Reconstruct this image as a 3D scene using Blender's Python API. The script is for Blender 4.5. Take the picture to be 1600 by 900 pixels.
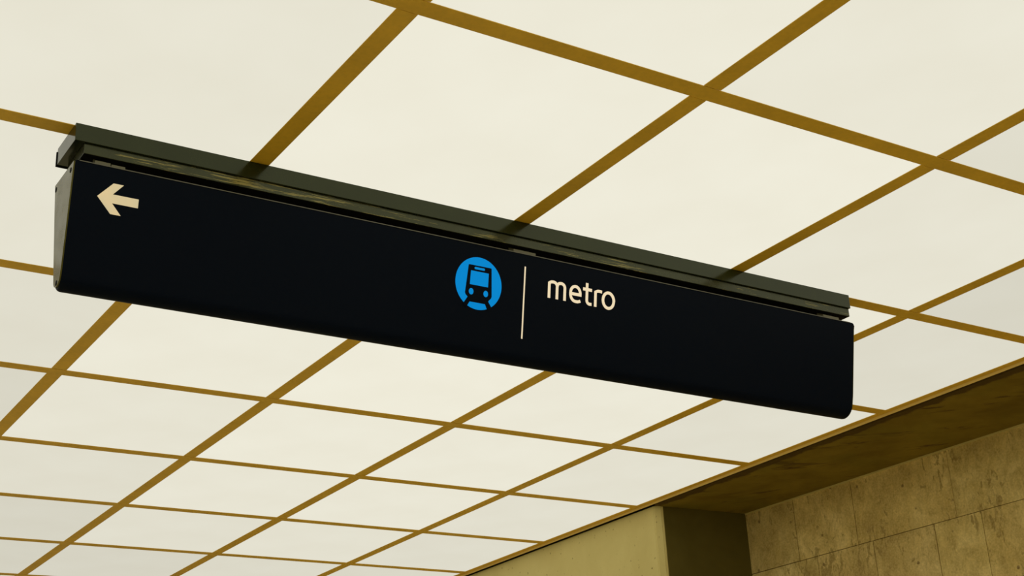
import bpy, bmesh, math, random
from mathutils import Vector, Matrix
for o in list(bpy.data.objects): bpy.data.objects.remove(o)
random.seed(7)
S = bpy.context.scene
COL = S.collection

# ------------------------------------------------------------------ camera, world, exposure
H = 3.77                                   # height of the luminous ceiling above the floor
CAM_POS = (-1.62828141, -2.83916045, H - 2.16646719)
RT = Vector((0.84257143, -0.53614408, -0.05121433)); DN = Vector((0.16447541, 0.34669036, -0.92344661)); FW = Vector((0.51285594, 0.76964624, 0.38029390))
cam_d = bpy.data.cameras.new('camera'); cam = bpy.data.objects.new('camera', cam_d); COL.objects.link(cam)
cam_d.sensor_width = 36; cam_d.lens = 2265.785 * 36 / 1600; cam_d.clip_end = 100
m = Matrix((RT, -DN, -FW)).transposed().to_4x4(); m.translation = Vector(CAM_POS); cam.matrix_world = m
S.camera = cam
w = bpy.data.worlds.new('world'); S.world = w; w.use_nodes = True
w.node_tree.nodes['Background'].inputs[0].default_value = (.02, .02, .015, 1)
w.node_tree.nodes['Background'].inputs[1].default_value = 0.2
S.view_settings.view_transform = 'Standard'; S.view_settings.look = 'None'
S.view_settings.exposure = 0.0; S.view_settings.gamma = 1.0; S.view_settings.use_curve_mapping = False

# ------------------------------------------------------------------ helpers
def lin(r, g, b):
    f = lambda c: (c/255/12.92) if c/255 <= .04045 else ((c/255+.055)/1.055)**2.4
    return (f(r), f(g), f(b), 1)

def mat(name, color=(.5, .5, .5, 1), rough=.5, metal=0, spec=.5, emit=None, strength=1):
    M = bpy.data.materials.new(name); M.use_nodes = True
    nt = M.node_tree; b = nt.nodes['Principled BSDF']
    b.inputs['Base Color'].default_value = color
    b.inputs['Roughness'].default_value = rough
    b.inputs['Metallic'].default_value = metal
    b.inputs['Specular IOR Level'].default_value = spec
    if emit:
        b.inputs['Emission Color'].default_value = emit
        b.inputs['Emission Strength'].default_value = strength
    return M

def N(nt, kind, **kw):
    n = nt.nodes.new(kind)
    for k, v in kw.items():
        if k in n.inputs: n.inputs[k].default_value = v
        else: setattr(n, k, v)
    return n

def coords(nt, scale=(1, 1, 1), rot=(0, 0, 0)):
    tc = nt.nodes.new('ShaderNodeTexCoord'); mp = nt.nodes.new('ShaderNodeMapping')
    mp.inputs['Scale'].default_value = scale; mp.inputs['Rotation'].default_value = rot
    nt.links.new(tc.outputs['Object'], mp.inputs['Vector'])
    return mp.outputs['Vector']

def noise(nt, vec, scale, detail=4, rough=.5, dist=0):
    n = N(nt, 'ShaderNodeTexNoise', Scale=scale, Detail=detail, Roughness=rough, Distortion=dist)
    nt.links.new(vec, n.inputs['Vector']); return n.outputs['Fac']

def ramp(nt, fac, stops):
    r = nt.nodes.new('ShaderNodeValToRGB'); e = r.color_ramp.elements
    while len(e) < len(stops): e.new(.5)
    for el, (p, c) in zip(e, stops): el.position = p; el.color = c
    nt.links.new(fac, r.inputs['Fac']); return r.outputs['Color']

def mix(nt, fac, a, b, mode='MIX'):
    n = nt.nodes.new('ShaderNodeMix'); n.data_type = 'RGBA'; n.blend_type = mode
    def put(s, v):
        if isinstance(v, (tuple, list, float, int)): s.default_value = v
        else: nt.links.new(v, s)
    put(n.inputs[0], fac); put(n.inputs[6], a); put(n.inputs[7], b)
    return n.outputs[2]

def bump(nt, height, dist=.002, strength=.5):
    b = nt.nodes.new('ShaderNodeBump'); b.inputs['Distance'].default_value = dist; b.inputs['Strength'].default_value = strength
    nt.links.new(height, b.inputs['Height']); nt.links.new(b.outputs['Normal'], nt.nodes['Principled BSDF'].inputs['Normal'])

def setcol(nt, sock, inp='Base Color'):
    nt.links.new(sock, nt.nodes['Principled BSDF'].inputs[inp])

def obj(name, bm, material, parent=None, smooth=False, origin=None):
    """links a bmesh given in world coordinates as one object"""
    bmesh.ops.recalc_face_normals(bm, faces=bm.faces)
    if origin is None:
        if parent is not None: origin = Vector((0, 0, 0))
        else:
            lo = Vector([min(v.co[i] for v in bm.verts) for i in range(3)]); hi = Vector([max(v.co[i] for v in bm.verts) for i in range(3)])
            origin = (lo + hi) / 2; origin.z = lo.z
    origin = Vector(origin)
    off = parent_world(parent) if parent is not None else Vector((0, 0, 0))
    bm.transform(Matrix.Translation(-(off if parent is not None else origin)))
    me = bpy.data.meshes.new(name); bm.to_mesh(me); bm.free()
    for mt in (material if isinstance(material, (list, tuple)) else [material]): me.materials.append(mt)
    if smooth:
        for p in me.polygons: p.use_smooth = True
    o = bpy.data.objects.new(name, me); COL.objects.link(o)
    if parent is not None: o.parent = parent
    else: o.location = origin
    return o

def parent_world(p):
    v = Vector((0, 0, 0))
    while p is not None: v = v + p.location; p = p.parent
    return v

def box(bm, x0, x1, y0, y1, z0, z1, bevel=0, mi=0):
    r = bmesh.ops.create_cube(bm, size=1)
    for v in r['verts']:
        v.co = Vector(((x0+x1)/2 + v.co.x*(x1-x0), (y0+y1)/2 + v.co.y*(y1-y0), (z0+z1)/2 + v.co.z*(z1-z0)))
    fs = set(f for v in r['verts'] for f in v.link_faces)
    for f in fs: f.material_index = mi
    if bevel:
        es = set(e for v in r['verts'] for e in v.link_edges)
        bmesh.ops.bevel(bm, geom=list(es), offset=bevel, segments=2, affect='EDGES', profile=.6)
    return bm

def prism(bm, pts, place, h0, h1, mi=0):
    """polygon pts (u, v) extruded from height h0 to h1; place(u, v, h) gives the 3D point"""
    a = [bm.verts.new(place(u, v, h0)) for u, v in pts]; b = [bm.verts.new(place(u, v, h1)) for u, v in pts]
    fs = [bm.faces.new(a), bm.faces.new(b[::-1])]
    for i in range(len(pts)):
        j = (i+1) % len(pts); fs.append(bm.faces.new((a[i], b[i], b[j], a[j])))
    for f in fs: f.material_index = mi
    return fs

def structure(o): o['kind'] = 'structure'; return o
def tag(o, label, cat, group=None):
    o['label'] = label; o['category'] = cat
    if group: o['group'] = group
    return o

# ------------------------------------------------------------------ materials
def m_brass():
    M = mat('brass_strip', rough=.5, metal=0.0, spec=.35); nt = M.node_tree
    v = coords(nt); n = noise(nt, v, 5, 5, .6); n2 = noise(nt, v, 60, 3, .5)
    c = ramp(nt, n, [(.3, (BR[0]*.86, BR[1]*.86, BR[2]*.86, 1)), (.7, (BR[0]*1.08, BR[1]*1.08, BR[2]*1.1, 1))])
    c = mix(nt, .12, c, ramp(nt, n2, [(.35, (BR[0]*.6, BR[1]*.6, BR[2]*.5, 1)), (.6, (BR[0]*1.1, BR[1]*1.1, BR[2]*1.1, 1))]))
    setcol(nt, c); return M
BR = (.80, .480, .030)

def m_panel():
    M = bpy.data.materials.new('luminous_panel'); M.use_nodes = True; nt = M.node_tree
    nt.nodes.clear(); out = nt.nodes.new('ShaderNodeOutputMaterial'); e = nt.nodes.new('ShaderNodeEmission')
    nt.links.new(e.outputs[0], out.inputs[0])
    tc = nt.nodes.new('ShaderNodeTexCoord')
    n = noise(nt, tc.outputs['Object'], 2.2, 3, .5)
    c = ramp(nt, n, [(.3, (.878, .843, .700, 1)), (.7, (.905, .875, .735, 1))])
    v = nt.nodes.new('ShaderNodeTexVoronoi'); v.inputs['Scale'].default_value = 3.1
    nt.links.new(tc.outputs['Object'], v.inputs['Vector'])
    sp = ramp(nt, v.outputs['Distance'], [(.0, (.93, .93, .90, 1)), (.02, (1, 1, 1, 1))])
    c = mix(nt, 1.0, c, sp, 'MULTIPLY')
    nt.links.new(c, e.inputs['Color'])
    at = nt.nodes.new('ShaderNodeAttribute'); at.attribute_type = 'OBJECT'; at.attribute_name = 'vignette_level'
    nt.links.new(at.outputs['Fac'], e.inputs['Strength'])
    return M

def m_concrete(name, c1, c2, scale=3, pits=0, rough=.85):
    M = mat(name, rough=rough, spec=.2); nt = M.node_tree; v = coords(nt)
    n = noise(nt, v, scale, 6, .6, .4)
    c = ramp(nt, n, [(.3, c1), (.7, c2)])
    if pits:
        p = noise(nt, v, 38, 2, .4)
        c = mix(nt, ramp(nt, p, [(.70, (0, 0, 0, 1)), (.76, (1, 1, 1, 1))]), c, (c1[0]*.5, c1[1]*.45, c1[2]*.4, 1))
    setcol(nt, c); bump(nt, noise(nt, v, 30, 6, .6), .002, .4); return M

def m_soffit():
    M = mat('soffit_concrete', rough=.9, spec=.15); nt = M.node_tree
    v = coords(nt); mp2 = nt.nodes.new('ShaderNodeMapping'); mp2.inputs['Scale'].default_value = (.30, 1, 1); nt.links.new(coords(nt, rot=(0, 0, .70)), mp2.inputs['Vector']); vs = mp2.outputs['Vector']
    n = noise(nt, v, 3.0, 6, .6, .3); st = noise(nt, vs, 7.5, 8, .66, 1.5)
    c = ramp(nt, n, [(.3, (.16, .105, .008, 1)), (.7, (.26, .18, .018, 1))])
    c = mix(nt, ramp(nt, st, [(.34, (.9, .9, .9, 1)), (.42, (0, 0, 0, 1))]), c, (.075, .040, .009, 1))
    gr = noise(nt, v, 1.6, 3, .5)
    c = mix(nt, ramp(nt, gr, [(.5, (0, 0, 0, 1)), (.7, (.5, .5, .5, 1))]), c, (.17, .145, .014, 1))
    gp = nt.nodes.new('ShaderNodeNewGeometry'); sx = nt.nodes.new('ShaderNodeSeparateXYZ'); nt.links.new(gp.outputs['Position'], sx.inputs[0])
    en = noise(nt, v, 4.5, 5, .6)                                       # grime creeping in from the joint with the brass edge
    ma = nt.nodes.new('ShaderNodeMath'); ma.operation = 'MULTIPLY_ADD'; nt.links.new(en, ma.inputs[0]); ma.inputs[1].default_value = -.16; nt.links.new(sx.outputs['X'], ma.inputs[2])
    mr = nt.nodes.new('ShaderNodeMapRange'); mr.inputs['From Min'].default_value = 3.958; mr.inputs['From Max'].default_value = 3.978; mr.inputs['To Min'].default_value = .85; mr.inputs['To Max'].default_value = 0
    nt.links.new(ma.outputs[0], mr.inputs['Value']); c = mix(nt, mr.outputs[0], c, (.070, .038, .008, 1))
    setcol(nt, c); bump(nt, st, .003, .4); return M

def m_stone():
    M = mat('wall_stone', rough=.8, spec=.25); nt = M.node_tree; v = coords(nt)
    vs = coords(nt, (1, 1, .45))
    n = noise(nt, v, 4, 6, .6, .3)
    c = ramp(nt, n, [(.32, (.46, .32, .08, 1)), (.5, (.64, .475, .15, 1)), (.68, (.86, .68, .27, 1))])
    at = nt.nodes.new('ShaderNodeAttribute'); at.attribute_name = 'tint'
    c = mix(nt, 1.0, c, at.outputs['Color'], 'MULTIPLY')
    # darker veins and clustered pits of the limestone
    cl = noise(nt, v, 2.3, 3, .5); p = noise(nt, vs, 26, 5, .62, .8)
    mul = nt.nodes.new('ShaderNodeMath'); mul.operation = 'MULTIPLY_ADD'
    nt.links.new(cl, mul.inputs[0]); mul.inputs[1].default_value = .55; nt.links.new(p, mul.inputs[2])
    pit = ramp(nt, mul.outputs[0], [(.865, (0, 0, 0, 1)), (.925, (.8, .8, .8, 1))])
    md = noise(nt, coords(nt, (1, 1, .6)), 16, 6, .7, .6)
    c = mix(nt, .8, c, ramp(nt, md, [(.34, (.60, .55, .40, 1)), (.5, (1, 1, 1, 1)), (.66, (1.22, 1.22, 1.22, 1))]), 'MULTIPLY')
    c = mix(nt, pit, c, (.21, .13, .02, 1))
    vo = nt.nodes.new('ShaderNodeTexVoronoi'); vo.inputs['Scale'].default_value = 7; nt.links.new(v, vo.inputs['Vector'])
    hole = ramp(nt, vo.outputs['Distance'], [(.055, (1, 1, 1, 1)), (.085, (0, 0, 0, 1))])
    c = mix(nt, hole, c, (.11, .05, .012, 1))
    fine = noise(nt, v, 90, 3, .6)
    c = mix(nt, .35, c, ramp(nt, fine, [(.32, (.42, .29, .08, 1)), (.68, (.90, .70, .28, 1))]))
    setcol(nt, c); bump(nt, p, .004, .5); return M

def m_paint(name, base, worn, amount, spec=.5, rough=.16, wear=True, streak=(1, 6, 14)):
    M = mat(name, base, rough=rough, spec=spec); nt = M.node_tree; v = coords(nt)
    n = noise(nt, v, 9, 5, .6)
    c = ramp(nt, n, [(.3, tuple(k*.8 for k in base[:3])+(1,)), (.7, tuple(k*1.25 for k in base[:3])+(1,))])
    if wear:
        vs = coords(nt, streak); p = noise(nt, vs, 3.2, 7, .7, .5); q = noise(nt, v, 2.1, 2, .5)
        a = nt.nodes.new('ShaderNodeMath'); a.operation = 'MULTIPLY_ADD'
        nt.links.new(q, a.inputs[0]); a.inputs[1].default_value = .7; nt.links.new(p, a.inputs[2])
        f = ramp(nt, a.outputs[0], [(amount, (0, 0, 0, 1)), (amount+.05, (1, 1, 1, 1))])
        c = mix(nt, f, c, worn)
    nt.nodes['Principled BSDF'].inputs['Specular Tint'].default_value = (.95, 1, .66, 1)
    setcol(nt, c)
    rr = ramp(nt, noise(nt, v, 14, 4, .6), [(.3, (rough*.7,)*3+(1,)), (.7, (rough*1.5,)*3+(1,))])
    nt.links.new(rr, nt.nodes['Principled BSDF'].inputs['Roughness'])
    return M

BRASS = m_brass(); PANEL = m_panel(); STONE = m_stone(); SOFFIT = m_soffit()
PIER = m_concrete('pier_concrete', (.66, .55, .205, 1), (.76, .65, .26, 1), 2.5, pits=1)
DARKCON = m_concrete('dark_concrete', (.105, .085, .014, 1), (.15, .12, .024, 1), 3)
ROOMWALL = m_concrete('room_plaster', (.62, .58, .44, 1), (.70, .65, .50, 1))
FLOOR = m_concrete('floor_stone', (.68, .63, .48, 1), (.76, .71, .56, 1), 1.5, rough=.6)
PLENUM = m_concrete('plenum', (.05, .045, .03, 1), (.06, .05, .03, 1))
LIP = mat('pale_lip', (.86, .62, .16, 1), rough=.5, spec=.4)  # paler brass tone than the flange
BEAD = mat('joint_mortar', (.62, .50, .16, 1), rough=.9)
GROOVE = mat('dark_groove', (.05, .03, .012, 1), rough=.95, spec=.1)
CHANNEL = m_paint('channel_paint', (.012, .017, .004, 1), (.22, .19, .07, 1), 1.0, spec=.44)
RAIL = m_paint('rail_paint', (.024, .027, .008, 1), (.30, .25, .07, 1), .955, rough=.25, streak=(2.5, 6, 55))
CAPM = m_paint('end_cap_paint', (.095, .084, .012, 1), (.1, .1, .05, 1), 9, spec=.28, rough=.22, wear=False)
NAVY = mat('navy_enamel', (.0022, .0048, .0105, 1), rough=.45, spec=.05)
EDGE = mat('bare_edge', (.13, .125, .085, 1), rough=.4, spec=.4)
BLACK = mat('screw_black', (.004, .004, .004, 1), rough=.7, spec=.1)
TABM = mat('tab_metal', (.13, .12, .06, 1), rough=.5, spec=.4)
CREAM = mat('lit_cream', (.02, .018, .01, 1), rough=.6, spec=.1, emit=lin(238, 218, 180), strength=1)
CREAM_A = mat('lit_cream_arrow', (.02, .018, .01, 1), rough=.6, spec=.1, emit=lin(220, 203, 158), strength=1)
nt = CREAM_A.node_tree; _n = noise(nt, coords(nt), 14, 3, .5)
setcol(nt, ramp(nt, _n, [(.35, lin(204, 190, 148)), (.65, lin(218, 194, 146))]), 'Emission Color')
BLUE = mat('lit_blue', (.0, .01, .02, 1), rough=.6, spec=.05, emit=lin(4, 132, 203), strength=1)

# ------------------------------------------------------------------ room shell
XA = [-4.0, -3.0, -2.0, -1.0, 0.0, .9986, 1.9989, 3.0, 3.980]          # centre lines of the strips seen running away
YB = [-4.27, -3.20, -2.135, -1.068, 0.0, 1.066, 2.145, 3.2124, 4.2788, 5.3398, 6.3942, 7.4513, 8.51, 9.57, 10.63]
W = .0325
X0, X1, Y0, Y1 = -4.03, 4.86, -4.30, 10.66
XT = 3.9446

bm = bmesh.new(); box(bm, X0-.2, 5.3, Y0-.2, Y1+.2, -.15, 0); structure(obj('floor', bm, FLOOR))
bm = bmesh.new(); box(bm, X0-.2, 5.3, Y0-.2, Y1+.2, H+.30, H+.45); structure(obj('ceiling', bm, PLENUM))
bm = bmesh.new(); box(bm, X0-.2, X0, Y0-.2, Y1+.2, 0, H+.30); structure(obj('wall_left', bm, ROOMWALL))
bm = bmesh.new(); box(bm, X0, 5.3, Y0-.2, Y0, 0, H+.30); structure(obj('wall_near', bm, ROOMWALL))
bm = bmesh.new(); box(bm, X0, 5.3, Y1, Y1+.2, 0, H+.30); structure(obj('wall_far', bm, ROOMWALL))

# stone wall: coursed limestone blocks with tight joints
A = Vector((4.714, 4.097, 0)); B = Vector((4.798, 1.930, 0)); D = (B-A).normalized(); NW = Vector((-D.y, D.x, 0))
if NW.x > 0: NW = -NW                                                  # faces the hall
courses = [
    (H-.411, H-.004, [-.40, .425, .908, 1.637, 2.28, 2.85, 3.5, 4.1, 4.7, 5.3, 5.9, 6.5, 7.2, 7.9, 8.5]),
    (H-.803, H-.4125, [-.40, .570, 1.02, 1.474, 1.798, 2.55, 3.2, 3.8, 4.5, 5.1, 5.8, 6.4, 7.0, 7.8, 8.5]),
    (H-1.19, H-.8045, [-.40, .30, .85, 1.25, 1.70, 2.2, 2.9, 3.5, 4.1, 4.9, 5.5, 6.2, 6.8, 7.5, 8.5]),
    (H-1.57, H-1.1915, [-.40, .55, 1.1, 1.6, 2.3, 2.9, 3.6, 4.4, 5.0, 5.6, 6.3, 7.1, 7.8, 8.5]),
]
z = H-1.572; k = 0
while z > .02:
    z0 = max(z-.39, .0); s = [-.40]; 
    while s[-1] < 8.2: s.append(s[-1] + random.uniform(.45, .8))
    s[-1] = 8.5; courses.append((z0+.001, z-.002, s)); z = z0-.0005
    if z0 <= 0: break
bm = bmesh.new(); lay = bm.faces.layers.int.new('blk'); nb = 0; tints = []
for z0, z1, ss in courses:
    for a, b in zip(ss[:-1], ss[1:]):
        nb += 1; t = random.uniform(.90, 1.07); tints.append((t, t*random.uniform(.98, 1.02), t*random.uniform(.92, 1.05)))
        r = bmesh.ops.create_cube(bm, size=1); g = random.uniform(.0012, .0026); dz = random.uniform(-.0010, .0010)
        for v in r['verts']:
            s = (a+g) if v.co.x < 0 else (b-g); zz = (z0+g*.7) if v.co.z < 0 else (z1-g*.7)
            d = dz if v.co.y < 0 else -.06
            v.co = A + D*s + NW*(d if v.co.y < 0 else -.06) + Vector((0, 0, zz))
        for f in set(f for v in r['verts'] for f in v.link_faces): f[lay] = nb
# backing mortar plane behind the joints
q = [A + D*(-.4) - NW*.006, A + D*8.5 - NW*.006, A + D*8.5 - NW*.07, A + D*(-.4) - NW*.07]
lo = [bm.verts.new(p + Vector((0, 0, .0))) for p in q]; hi = [bm.verts.new(p + Vector((0, 0, H+.2))) for p in q]
fs = [bm.faces.new(lo), bm.faces.new(hi)] + [bm.faces.new((lo[i], lo[(i+1) % 4], hi[(i+1) % 4], hi[i])) for i in range(4)]
for f in fs: f.material_index = 1; f[lay] = 0
ids = [f[lay] for f in bm.faces]
bm.faces.ensure_lookup_table()
cl = bm.loops.layers.float_color.new('tint')
for f in bm.faces:
    t = tints[f[lay]-1] if f[lay] else (1, 1, 1)
    for l in f.loops: l[cl] = (*t, 1)
MORTAR = mat('stone_joint', (.15, .095, .025, 1), rough=.95)
structure(obj('wall_right', bm, [STONE, MORTAR]))

# concrete soffit between the luminous ceiling and the stone wall
zs = H - .020
def wallx(y): return A.x + (y-A.y)*(B.x-A.x)/(B.y-A.y)
bm = bmesh.new()
ya, yb = Y0, 4.134
pts = [(3.998, ya), (3.998, yb), (wallx(yb)-.004, yb), (wallx(ya)-.004, ya)]
pts = [(3.998, ya), (3.998, yb), (4.063, yb), (wallx(4.09)-.004, 4.095), (wallx(ya)-.004, ya)]
prism(bm, pts, lambda u, v, h: Vector((u, v, h)), zs, H+.12)
structure(obj('ceiling_soffit', bm, SOFFIT))
bm = bmesh.new(); box(bm, 3.9870, 4.060, 4.16, Y1, H+.01, H+.12); box(bm, 3.9870, 3.9975, Y0, 4.16, H+.01, H+.12); structure(obj('trim_30', bm, GROOVE))   # shadow gap behind the lip
bm = bmesh.new()
prism(bm, [(wallx(yb)-.010, 4.092), (wallx(yb)+.002, 4.092), (wallx(ya)+.002, ya+.02), (wallx(ya)-.013, ya+.02)], lambda u, v, h: Vector((u, v, h)), zs-.008, zs+.001)
structure(obj('trim_31', bm, BEAD))

# pillar: concrete core coloured darker than the pale cladding on the hall side, running on behind the grid
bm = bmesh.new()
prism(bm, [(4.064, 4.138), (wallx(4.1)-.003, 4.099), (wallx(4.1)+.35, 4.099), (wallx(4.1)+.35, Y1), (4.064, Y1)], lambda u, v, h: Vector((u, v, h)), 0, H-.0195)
pil = tag(obj('pillar', bm, DARKCON), 'concrete pillar with pale cladding and dark return face, between ceiling edge and stone wall', 'pillar')
bm = bmesh.new()
prism(bm, [(4.016, 4.170), (4.052, 4.136), (4.0645, 4.136), (4.0645, Y1), (4.016, Y1)], lambda u, v, h: Vector((u, v, h)), 0, H-.0145)
es = [e for e in bm.edges if abs(e.verts[0].co.z-e.verts[1].co.z) > 1 and e.verts[0].co.x < 4.06]
bmesh.ops.bevel(bm, geom=es, offset=.005, segments=3, affect='EDGES')
obj('cladding', bm, PIER, pil)['label'] = 'pale smooth concrete cladding with a chamfered corner'

# ------------------------------------------------------------------ brass grid
n = 0
for j, y in enumerate(YB):
    n += 1; bm = bmesh.new()
    box(bm, X0, XT+.01, y-W, y+W, H, H+.0022)
    box(bm, X0, XT+.01, y-.004, y+.004, H+.002, H+.05)
    structure(obj('trim_%d' % n, bm, BRASS))
for i, x in enumerate(XA[:-1]):
    n += 1; bm = bmesh.new()
    for y0, y1 in zip(YB[:-1], YB[1:]):
        box(bm, x-W, x+W, y0+W+.0022, y1-W-.0022, H+.0006, H+.0026)
        box(bm, x-.004, x+.004, y0+W+.01, y1-W-.01, H+.0025, H+.05)
    structure(obj('trim_%d' % n, bm, BRASS))
bm = bmesh.new()                                                       # perimeter angle: flat flange with a down-turned lip
box(bm, XT, 3.9855, Y0, Y1, H-.0002, H+.0022)
structure(obj('trim_29', bm, BRASS))
bm = bmesh.new(); box(bm, 3.9800, 3.9858, Y0, Y1, H-.014, H-.0002)
structure(obj('trim_32', bm, LIP))

# ------------------------------------------------------------------ luminous panels
bm = bmesh.new(); box(bm, -.5, .5, -.5, .5, 0, .012)
me0 = bpy.data.meshes.new('light_panel'); bm.to_mesh(me0); bm.free(); me0.materials.append(PANEL)
ordn = ['', 'second', 'third', 'fourth', 'fifth', 'sixth', 'seventh', 'eighth', 'ninth', 'tenth']
def ordw(k): return 'first' if k == 1 else ordn[k-1]
def VIGNETTE(x, y):                                                        # lens vignette painted into the panel emission, dimmer towards sides and far rows
    x = min(max(x, -1), 4); y = min(max(y, -1), 8)
    return min(1.0, max(.74, .935 + .0529*x + .0094*y - .0324*x*x + .0173*x*y - .0089*y*y))
for c in range(len(XA)-1):
    fromedge = len(XA)-2-c                                             # 0 = against the soffit
    cp = 'bordering the concrete soffit' if fromedge == 0 else ordw(fromedge+1) + ' from the concrete soffit'
    for r in range(len(YB)-1):
        x0, x1, y0, y1 = XA[c], XA[c+1], YB[r], YB[r+1]
        if c == len(XA)-2: x1 = XT + .034
        w_, d_ = x1-x0-.060, y1-y0-.060
        o = bpy.data.objects.new('light_panel', me0); COL.objects.link(o)
        o.location = ((x0+x1)/2, (y0+y1)/2, H+.0030); o.scale = (w_, d_, 1)
        rs = r-4                                                       # 0 = row in front of the sign
        rp = ('%s row behind the sign' % ordw(rs)) if rs >= 1 else ('%s row in front of the sign' % ordw(1-rs))
        tag(o, 'cream backlit ceiling panel, %s, %s' % (cp, rp), 'ceiling panel', 'luminous panels in the brass ceiling grid')
        xc, yc = o.location.x, o.location.y
        o['vignette_level'] = VIGNETTE(xc, yc) * random.uniform(.992, 1.008)

# ------------------------------------------------------------------ the hanging sign
SX0, SX1 = -.587, 2.592                                                # ends of the sign body
YC = 1.1015; ZT = -.1265; ZB = -.510
T = (1.006, ZT); DV = (.17145, -.98519); NF = (-.98519, -.17145)       # face origin, down-face, outward
RB = .0342; ZC = ZB + RB
root = bpy.data.objects.new('hanging_sign', None); COL.objects.link(root)
root.location = (1.0, YC, H + ZB)
tag(root, 'long dark navy wayfinding sign with arrow, train symbol and metro lettering hung from the ceiling', 'sign')

def half(z):
    """half thickness of the wedge-shaped body at height z below the ceiling"""
    zt = ZC + RB*NF[1]
    if z >= zt: return (YC - T[0]) - (ZT - z)*DV[0]/(-DV[1])
    return math.sqrt(max(0, RB*RB - (z-ZC)**2))
def corner(d, r): return 0 if d >= r else r - math.sqrt(max(0, r*r - (r-d)**2))
def section(zhi, zlo, K=26):
    f = []
    for i in range(K+1):
        t = i/K; t = 1-(1-t)**1.7 if t > 0 else 0
        z = ZT + (ZB+1e-4-ZT)*t; y = YC-half(z)
        zb2 = ZB+.09
        if z < zb2: z = zb2 + (z-zb2)*(zb2-zlo)/(zb2-ZB)
        elif z > ZT-.03: z = min(z, zhi)
        f.append((y, z))
    b = [(2*YC-y, z) for y, z in f[::-1]]
    if abs(f[-1][0]-b[0][0]) < 1e-5: b = b[1:]; f2 = f
    else: f2 = f
    return f2, b
ds = [0, .0003, .0010, .0020, .0035, .005, .007, .0095, .012, .015, .0185, .022, .03]
xs = sorted(set([SX0+.004+d for d in ds] + [SX1-d for d in ds] + [SX0+.1, .0, .5, 1, 1.5, 2, 2.5]))
bm = bmesh.new(); loops = []
for x in xs:
    dl, dr = x-(SX0+.004), SX1-x
    zlo = ZB + corner(dl, .012) + corner(dr, .022) + 1e-4; zhi = ZT - corner(dl, .006) - corner(dr, .010)
    f, b = section(zhi, zlo)
    if len(b) < len(f): b = [(2*YC-f[-1][0]+1e-4, f[-1][1])] + b
    lp = []
    for y, z in f+b:
        tx = x - (.040*(ZT-z) if x > 1.6 else 0)*(x-1.6)/(SX1-1.6)     # the right end leans in slightly
        lp.append(bm.verts.new((tx, y, H+z)))
    loops.append(lp)
for a, b in zip(loops[:-1], loops[1:]):
    k = len(a)
    for i in range(k): bm.faces.new((a[i], a[(i+1) % k], b[(i+1) % k], b[i]))
bm.faces.new(loops[0]); bm.faces.new(loops[-1])
body = obj('sign_body', bm, NAVY, root, smooth=False)
for p in body.data.polygons: p.use_smooth = len(p.vertices) == 4
md = body.modifiers.new('edges', 'EDGE_SPLIT'); md.split_angle = math.radians(25)

def cap_mesh(x0, x1, inset, lean=0, low=.011):
    bm = bmesh.new(); f, b = section(ZT-.004-inset*.3 - (.006 if low > .02 else 0), ZB+low+inset)
    pts = [(y + (inset if y < YC else -inset), z) for y, z in f+b]
    fr = [bm.verts.new((x0-lean*(ZT-z), y, H+z)) for y, z in pts]; bk = [bm.verts.new((x1-lean*(ZT-z), y, H+z)) for y, z in pts]
    bm.faces.new(fr); bm.faces.new(bk[::-1])
    for i in range(len(fr)): j = (i+1) % len(fr); bm.faces.new((fr[i], fr[j], bk[j], bk[i]))
    return bm
def disc_x(bm, x0, x1, y, z, r, seg=16):
    a = [(r*math.cos(2*math.pi*i/seg), r*math.sin(2*math.pi*i/seg)) for i in range(seg)]
    prism(bm, a, lambda u, v, h: Vector((h, y+u, H+z+v)), x0, x1)
def end_cap(x0, x1, out, lean=0):
    c = obj('end_cap', cap_mesh(x0, x1, .0008, lean, .011 if out < 0 else .022), CAPM, root)
    c['label'] = 'grey-green painted end cap'
    for y, z in ((1.0343, -.150), (2*YC-1.0343+.012, -.150), (YC, -.4865)):
        sb = bmesh.new(); xo = (x0 if out < 0 else x1) - lean*(ZT-z); disc_x(sb, xo-.0008, xo+.0008, y, z, .0084)
        obj('screw', sb, BLACK, c)
    return c
end_cap(SX0-.0005, SX0+.0038, -1)
end_cap(SX1+.0002, SX1+.0035, 1, .040)

bm = bmesh.new()                                                       # bare metal top edge of the face sheet
box(bm, SX0+.016, SX1-.020, 1.0045, 1.0085, H+ZT-.0018, H+ZT+.0008)
obj('face_edge', bm, EDGE, root)['label'] = 'thin bare metal top edge'

# mounting channel against the ceiling, rail below it, short tabs in the gap
bm = bmesh.new(); box(bm, -.587, 2.594, 1.012, 1.198, H-.0585, H-.0008, .0012)
ch = obj('mounting_channel', bm, CHANNEL, root)
bm = bmesh.new(); box(bm, -.5895, 2.596, 1.198, 1.204, H-.0620, H-.012, .001)
obj('back_plate', bm, BLACK, ch)
bm = bmesh.new(); box(bm, -.5565, 2.590, 1.020, 1.186, H-.0925, H-.0590, .0012)
rl = obj('rail', bm, RAIL, root)
bm = bmesh.new(); box(bm, -.5535, 2.587, 1.0225, 1.1835, H-.0930, H-.0922)  # black slab painting in the shade of the gap under the rail
obj('rail_gap_shade', bm, BLACK, rl)
for xa, xb in ((-.524, -.477), (.953, 1.045), (2.43, 2.515)):
    bm = bmesh.new(); box(bm, xa, xb, 1.0110, 1.016, H+ZT-.001, H-.113, .0006)
    box(bm, xa, xb, 1.016, 1.05, H+ZT-.001, H+ZT+.003)
    box(bm, xa+.004, xb-.004, 1.046, 1.051, H+ZT, H-.0915)
    if xa < 0: box(bm, -.474, -.432, 1.012, 1.016, H+ZT-.001, H-.1150, .0005)
    obj('hanging_tab', bm, TABM, root)

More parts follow.
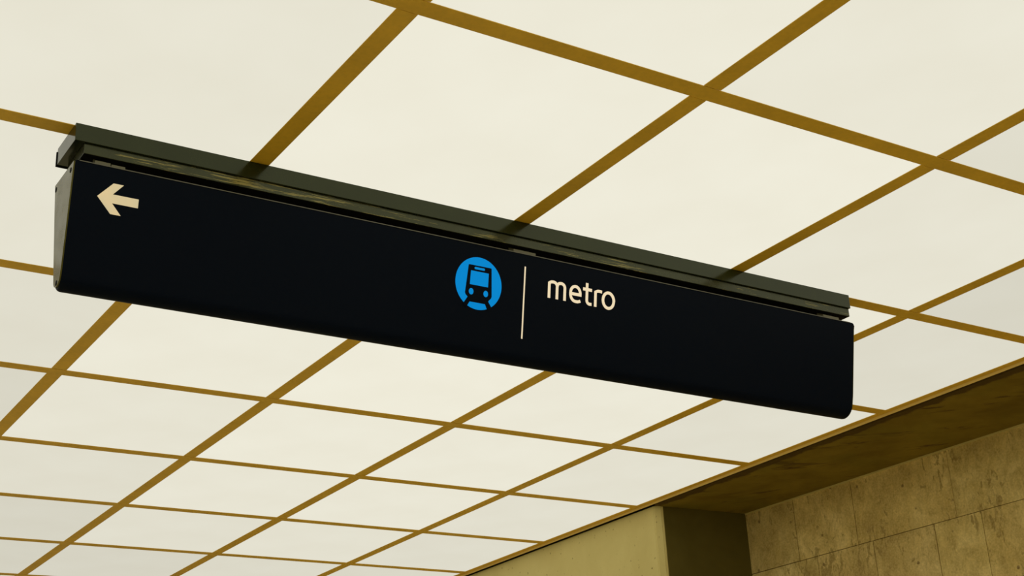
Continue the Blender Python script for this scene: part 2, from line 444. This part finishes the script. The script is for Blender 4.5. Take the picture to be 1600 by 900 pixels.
# ---- graphics on the face.  u runs along the sign, v down the sloping face, h out of the face
def F(u, v, h): return Vector((u, T[0]+v*DV[0]+h*NF[0], H+T[1]+v*DV[1]+h*NF[1]))
def flat(name, polys, material, parent=root, h0=-.0004, h1=.0012):
    bm = bmesh.new()
    for k, p in enumerate(polys):
        mi = 0
        if isinstance(p, tuple): p, mi = p
        prism(bm, p, F, h0, h1 + k*.00002, mi)
    return obj(name, bm, material, parent)
def ribbon(path, wd, closed=False):
    n = len(path); L = []; R_ = []
    for i in range(n):
        if closed: a, b = path[i-1], path[(i+1) % n]
        else: a, b = path[max(i-1, 0)], path[min(i+1, n-1)]
        dx, dy = b[0]-a[0], b[1]-a[1]; l = math.hypot(dx, dy); nx, ny = -dy/l*wd/2, dx/l*wd/2
        L.append((path[i][0]+nx, path[i][1]+ny)); R_.append((path[i][0]-nx, path[i][1]-ny))
    if closed: return [[L[i], L[(i+1) % n], R_[(i+1) % n], R_[i]] for i in range(n)]
    return [L + R_[::-1]]
def arc(cx, cy, rx, ry, a0, a1, n=18): return [(cx+rx*math.cos(math.radians(a0+(a1-a0)*i/n)), cy+ry*math.sin(math.radians(a0+(a1-a0)*i/n))) for i in range(n+1)]

ar = [(-.508, .0970), (-.4640, .0495), (-.4325, .0495), (-.4625, .0835), (-.3835, .0835), (-.3835, .1108), (-.4625, .1108), (-.4325, .1445), (-.4640, .1445)]
flat('arrow', [[ar[0], ar[1], ar[2], ar[3], ar[6], ar[7], ar[8]], [ar[3], ar[4], ar[5], ar[6]]], CREAM_A)
flat('divider_line', [[(.9972, .0455), (1.0022, .0455), (.9994, .3035), (.9944, .3035)]], CREAM)

CX, CV, CR = .8137, .1384, .0918
disc = flat('train_pictogram', [arc(CX, CV, CR, CR, 0, 354.4, 63)], BLUE); disc['label'] = 'round light blue sign with a train front'
K0, K1 = .0010, .0017
sym = [
    [(.7705, .0780), (.7735, .0768), (.8590, .0768), (.8620, .0780), (.8672, .1765), (.8650, .1830), (.8560, .1925), (.8500, .2065), (.7780, .2065), (.7740, .1925), (.7640, .1840), (.7610, .1775)],
    [(.7740, .1880), (.7810, .2065), (.7690, .2268), (.7540, .2190)],
    [(.8500, .1900), (.8420, .2065), (.8520, .2268), (.8700, .2170)],
]
bm = bmesh.new()
for k, p in enumerate(sym): prism(bm, p, F, K0, K1+k*.00003, 0)
wins = [[(.7805, .0972), (.8515, .0972), (.8508, .1460), (.7782, .1460)], arc(.8315, .0864, .0040, .0040, -90, 90, 8) + arc(.7978, .0864, .0040, .0040, 90, 270, 8),
        arc(.7848, .1703, .0092, .0112, 0, 340, 17), arc(.8430, .1703, .0092, .0112, 0, 340, 17)]
for p in wins: prism(bm, p, F, K0, K1+.0004, 1)
obj('train_symbol', bm, [NAVY, BLUE], disc)['label'] = 'dark train front standing on rails'

SW = .0106
letters = {
    'm': [ribbon([(1.1030, .1402), (1.1030, .0825)], SW)[0], ribbon([(1.1365, .1402), (1.1365, .0990)], SW)[0], ribbon([(1.1695, .1402), (1.1695, .0990)], SW)[0],
          ribbon([(1.1030, .0880), (1.1060, .0835), (1.1110, .0812), (1.1180, .0802)] + arc(1.1215, .0947, .0150, .0145, -90, 0, 8) + [(1.1365, .1010)], SW)[0],
          ribbon([(1.1365, .0940), (1.1395, .0855), (1.1450, .0815), (1.1515, .0802)] + arc(1.1545, .0947, .0150, .0145, -90, 0, 8) + [(1.1695, .1010)], SW)[0]],
    'e': [ribbon([(1.1945, .1085), (1.2365, .1085)], .0108)[0],
          ribbon([(1.2363, .1138), (1.2365, .1050)] + arc(1.2155, .1050, .0210, .0248, 0, -180, 18) + arc(1.2165, .1105, .0220, .0245, 180, 90, 10) + [(1.2250, .1350), (1.2335, .1325), (1.2375, .1305)], SW)[0]],
    't': [ribbon([(1.2485, .0828), (1.2870, .0828)], .0110)[0],
          ribbon([(1.2655, .0590), (1.2655, .1200)] + arc(1.2780, .1225, .0125, .0125, 180, 90, 8) + [(1.2865, .1345)], SW)[0]],
    'r': [ribbon([(1.3032, .1402), (1.3032, .0825)], SW)[0],
          ribbon([(1.3032, .0890), (1.3062, .0840), (1.3130, .0812), (1.3220, .0805), (1.3315, .0815)], SW)[0]],
    'o': ribbon(arc(1.3607, .1085, .0240, .0285, 0, 352.5, 47), SW, True),
}
for nm, polys in letters.items():
    flat('letter', polys, CREAM)['label'] = 'cream lit letter %s' % nm
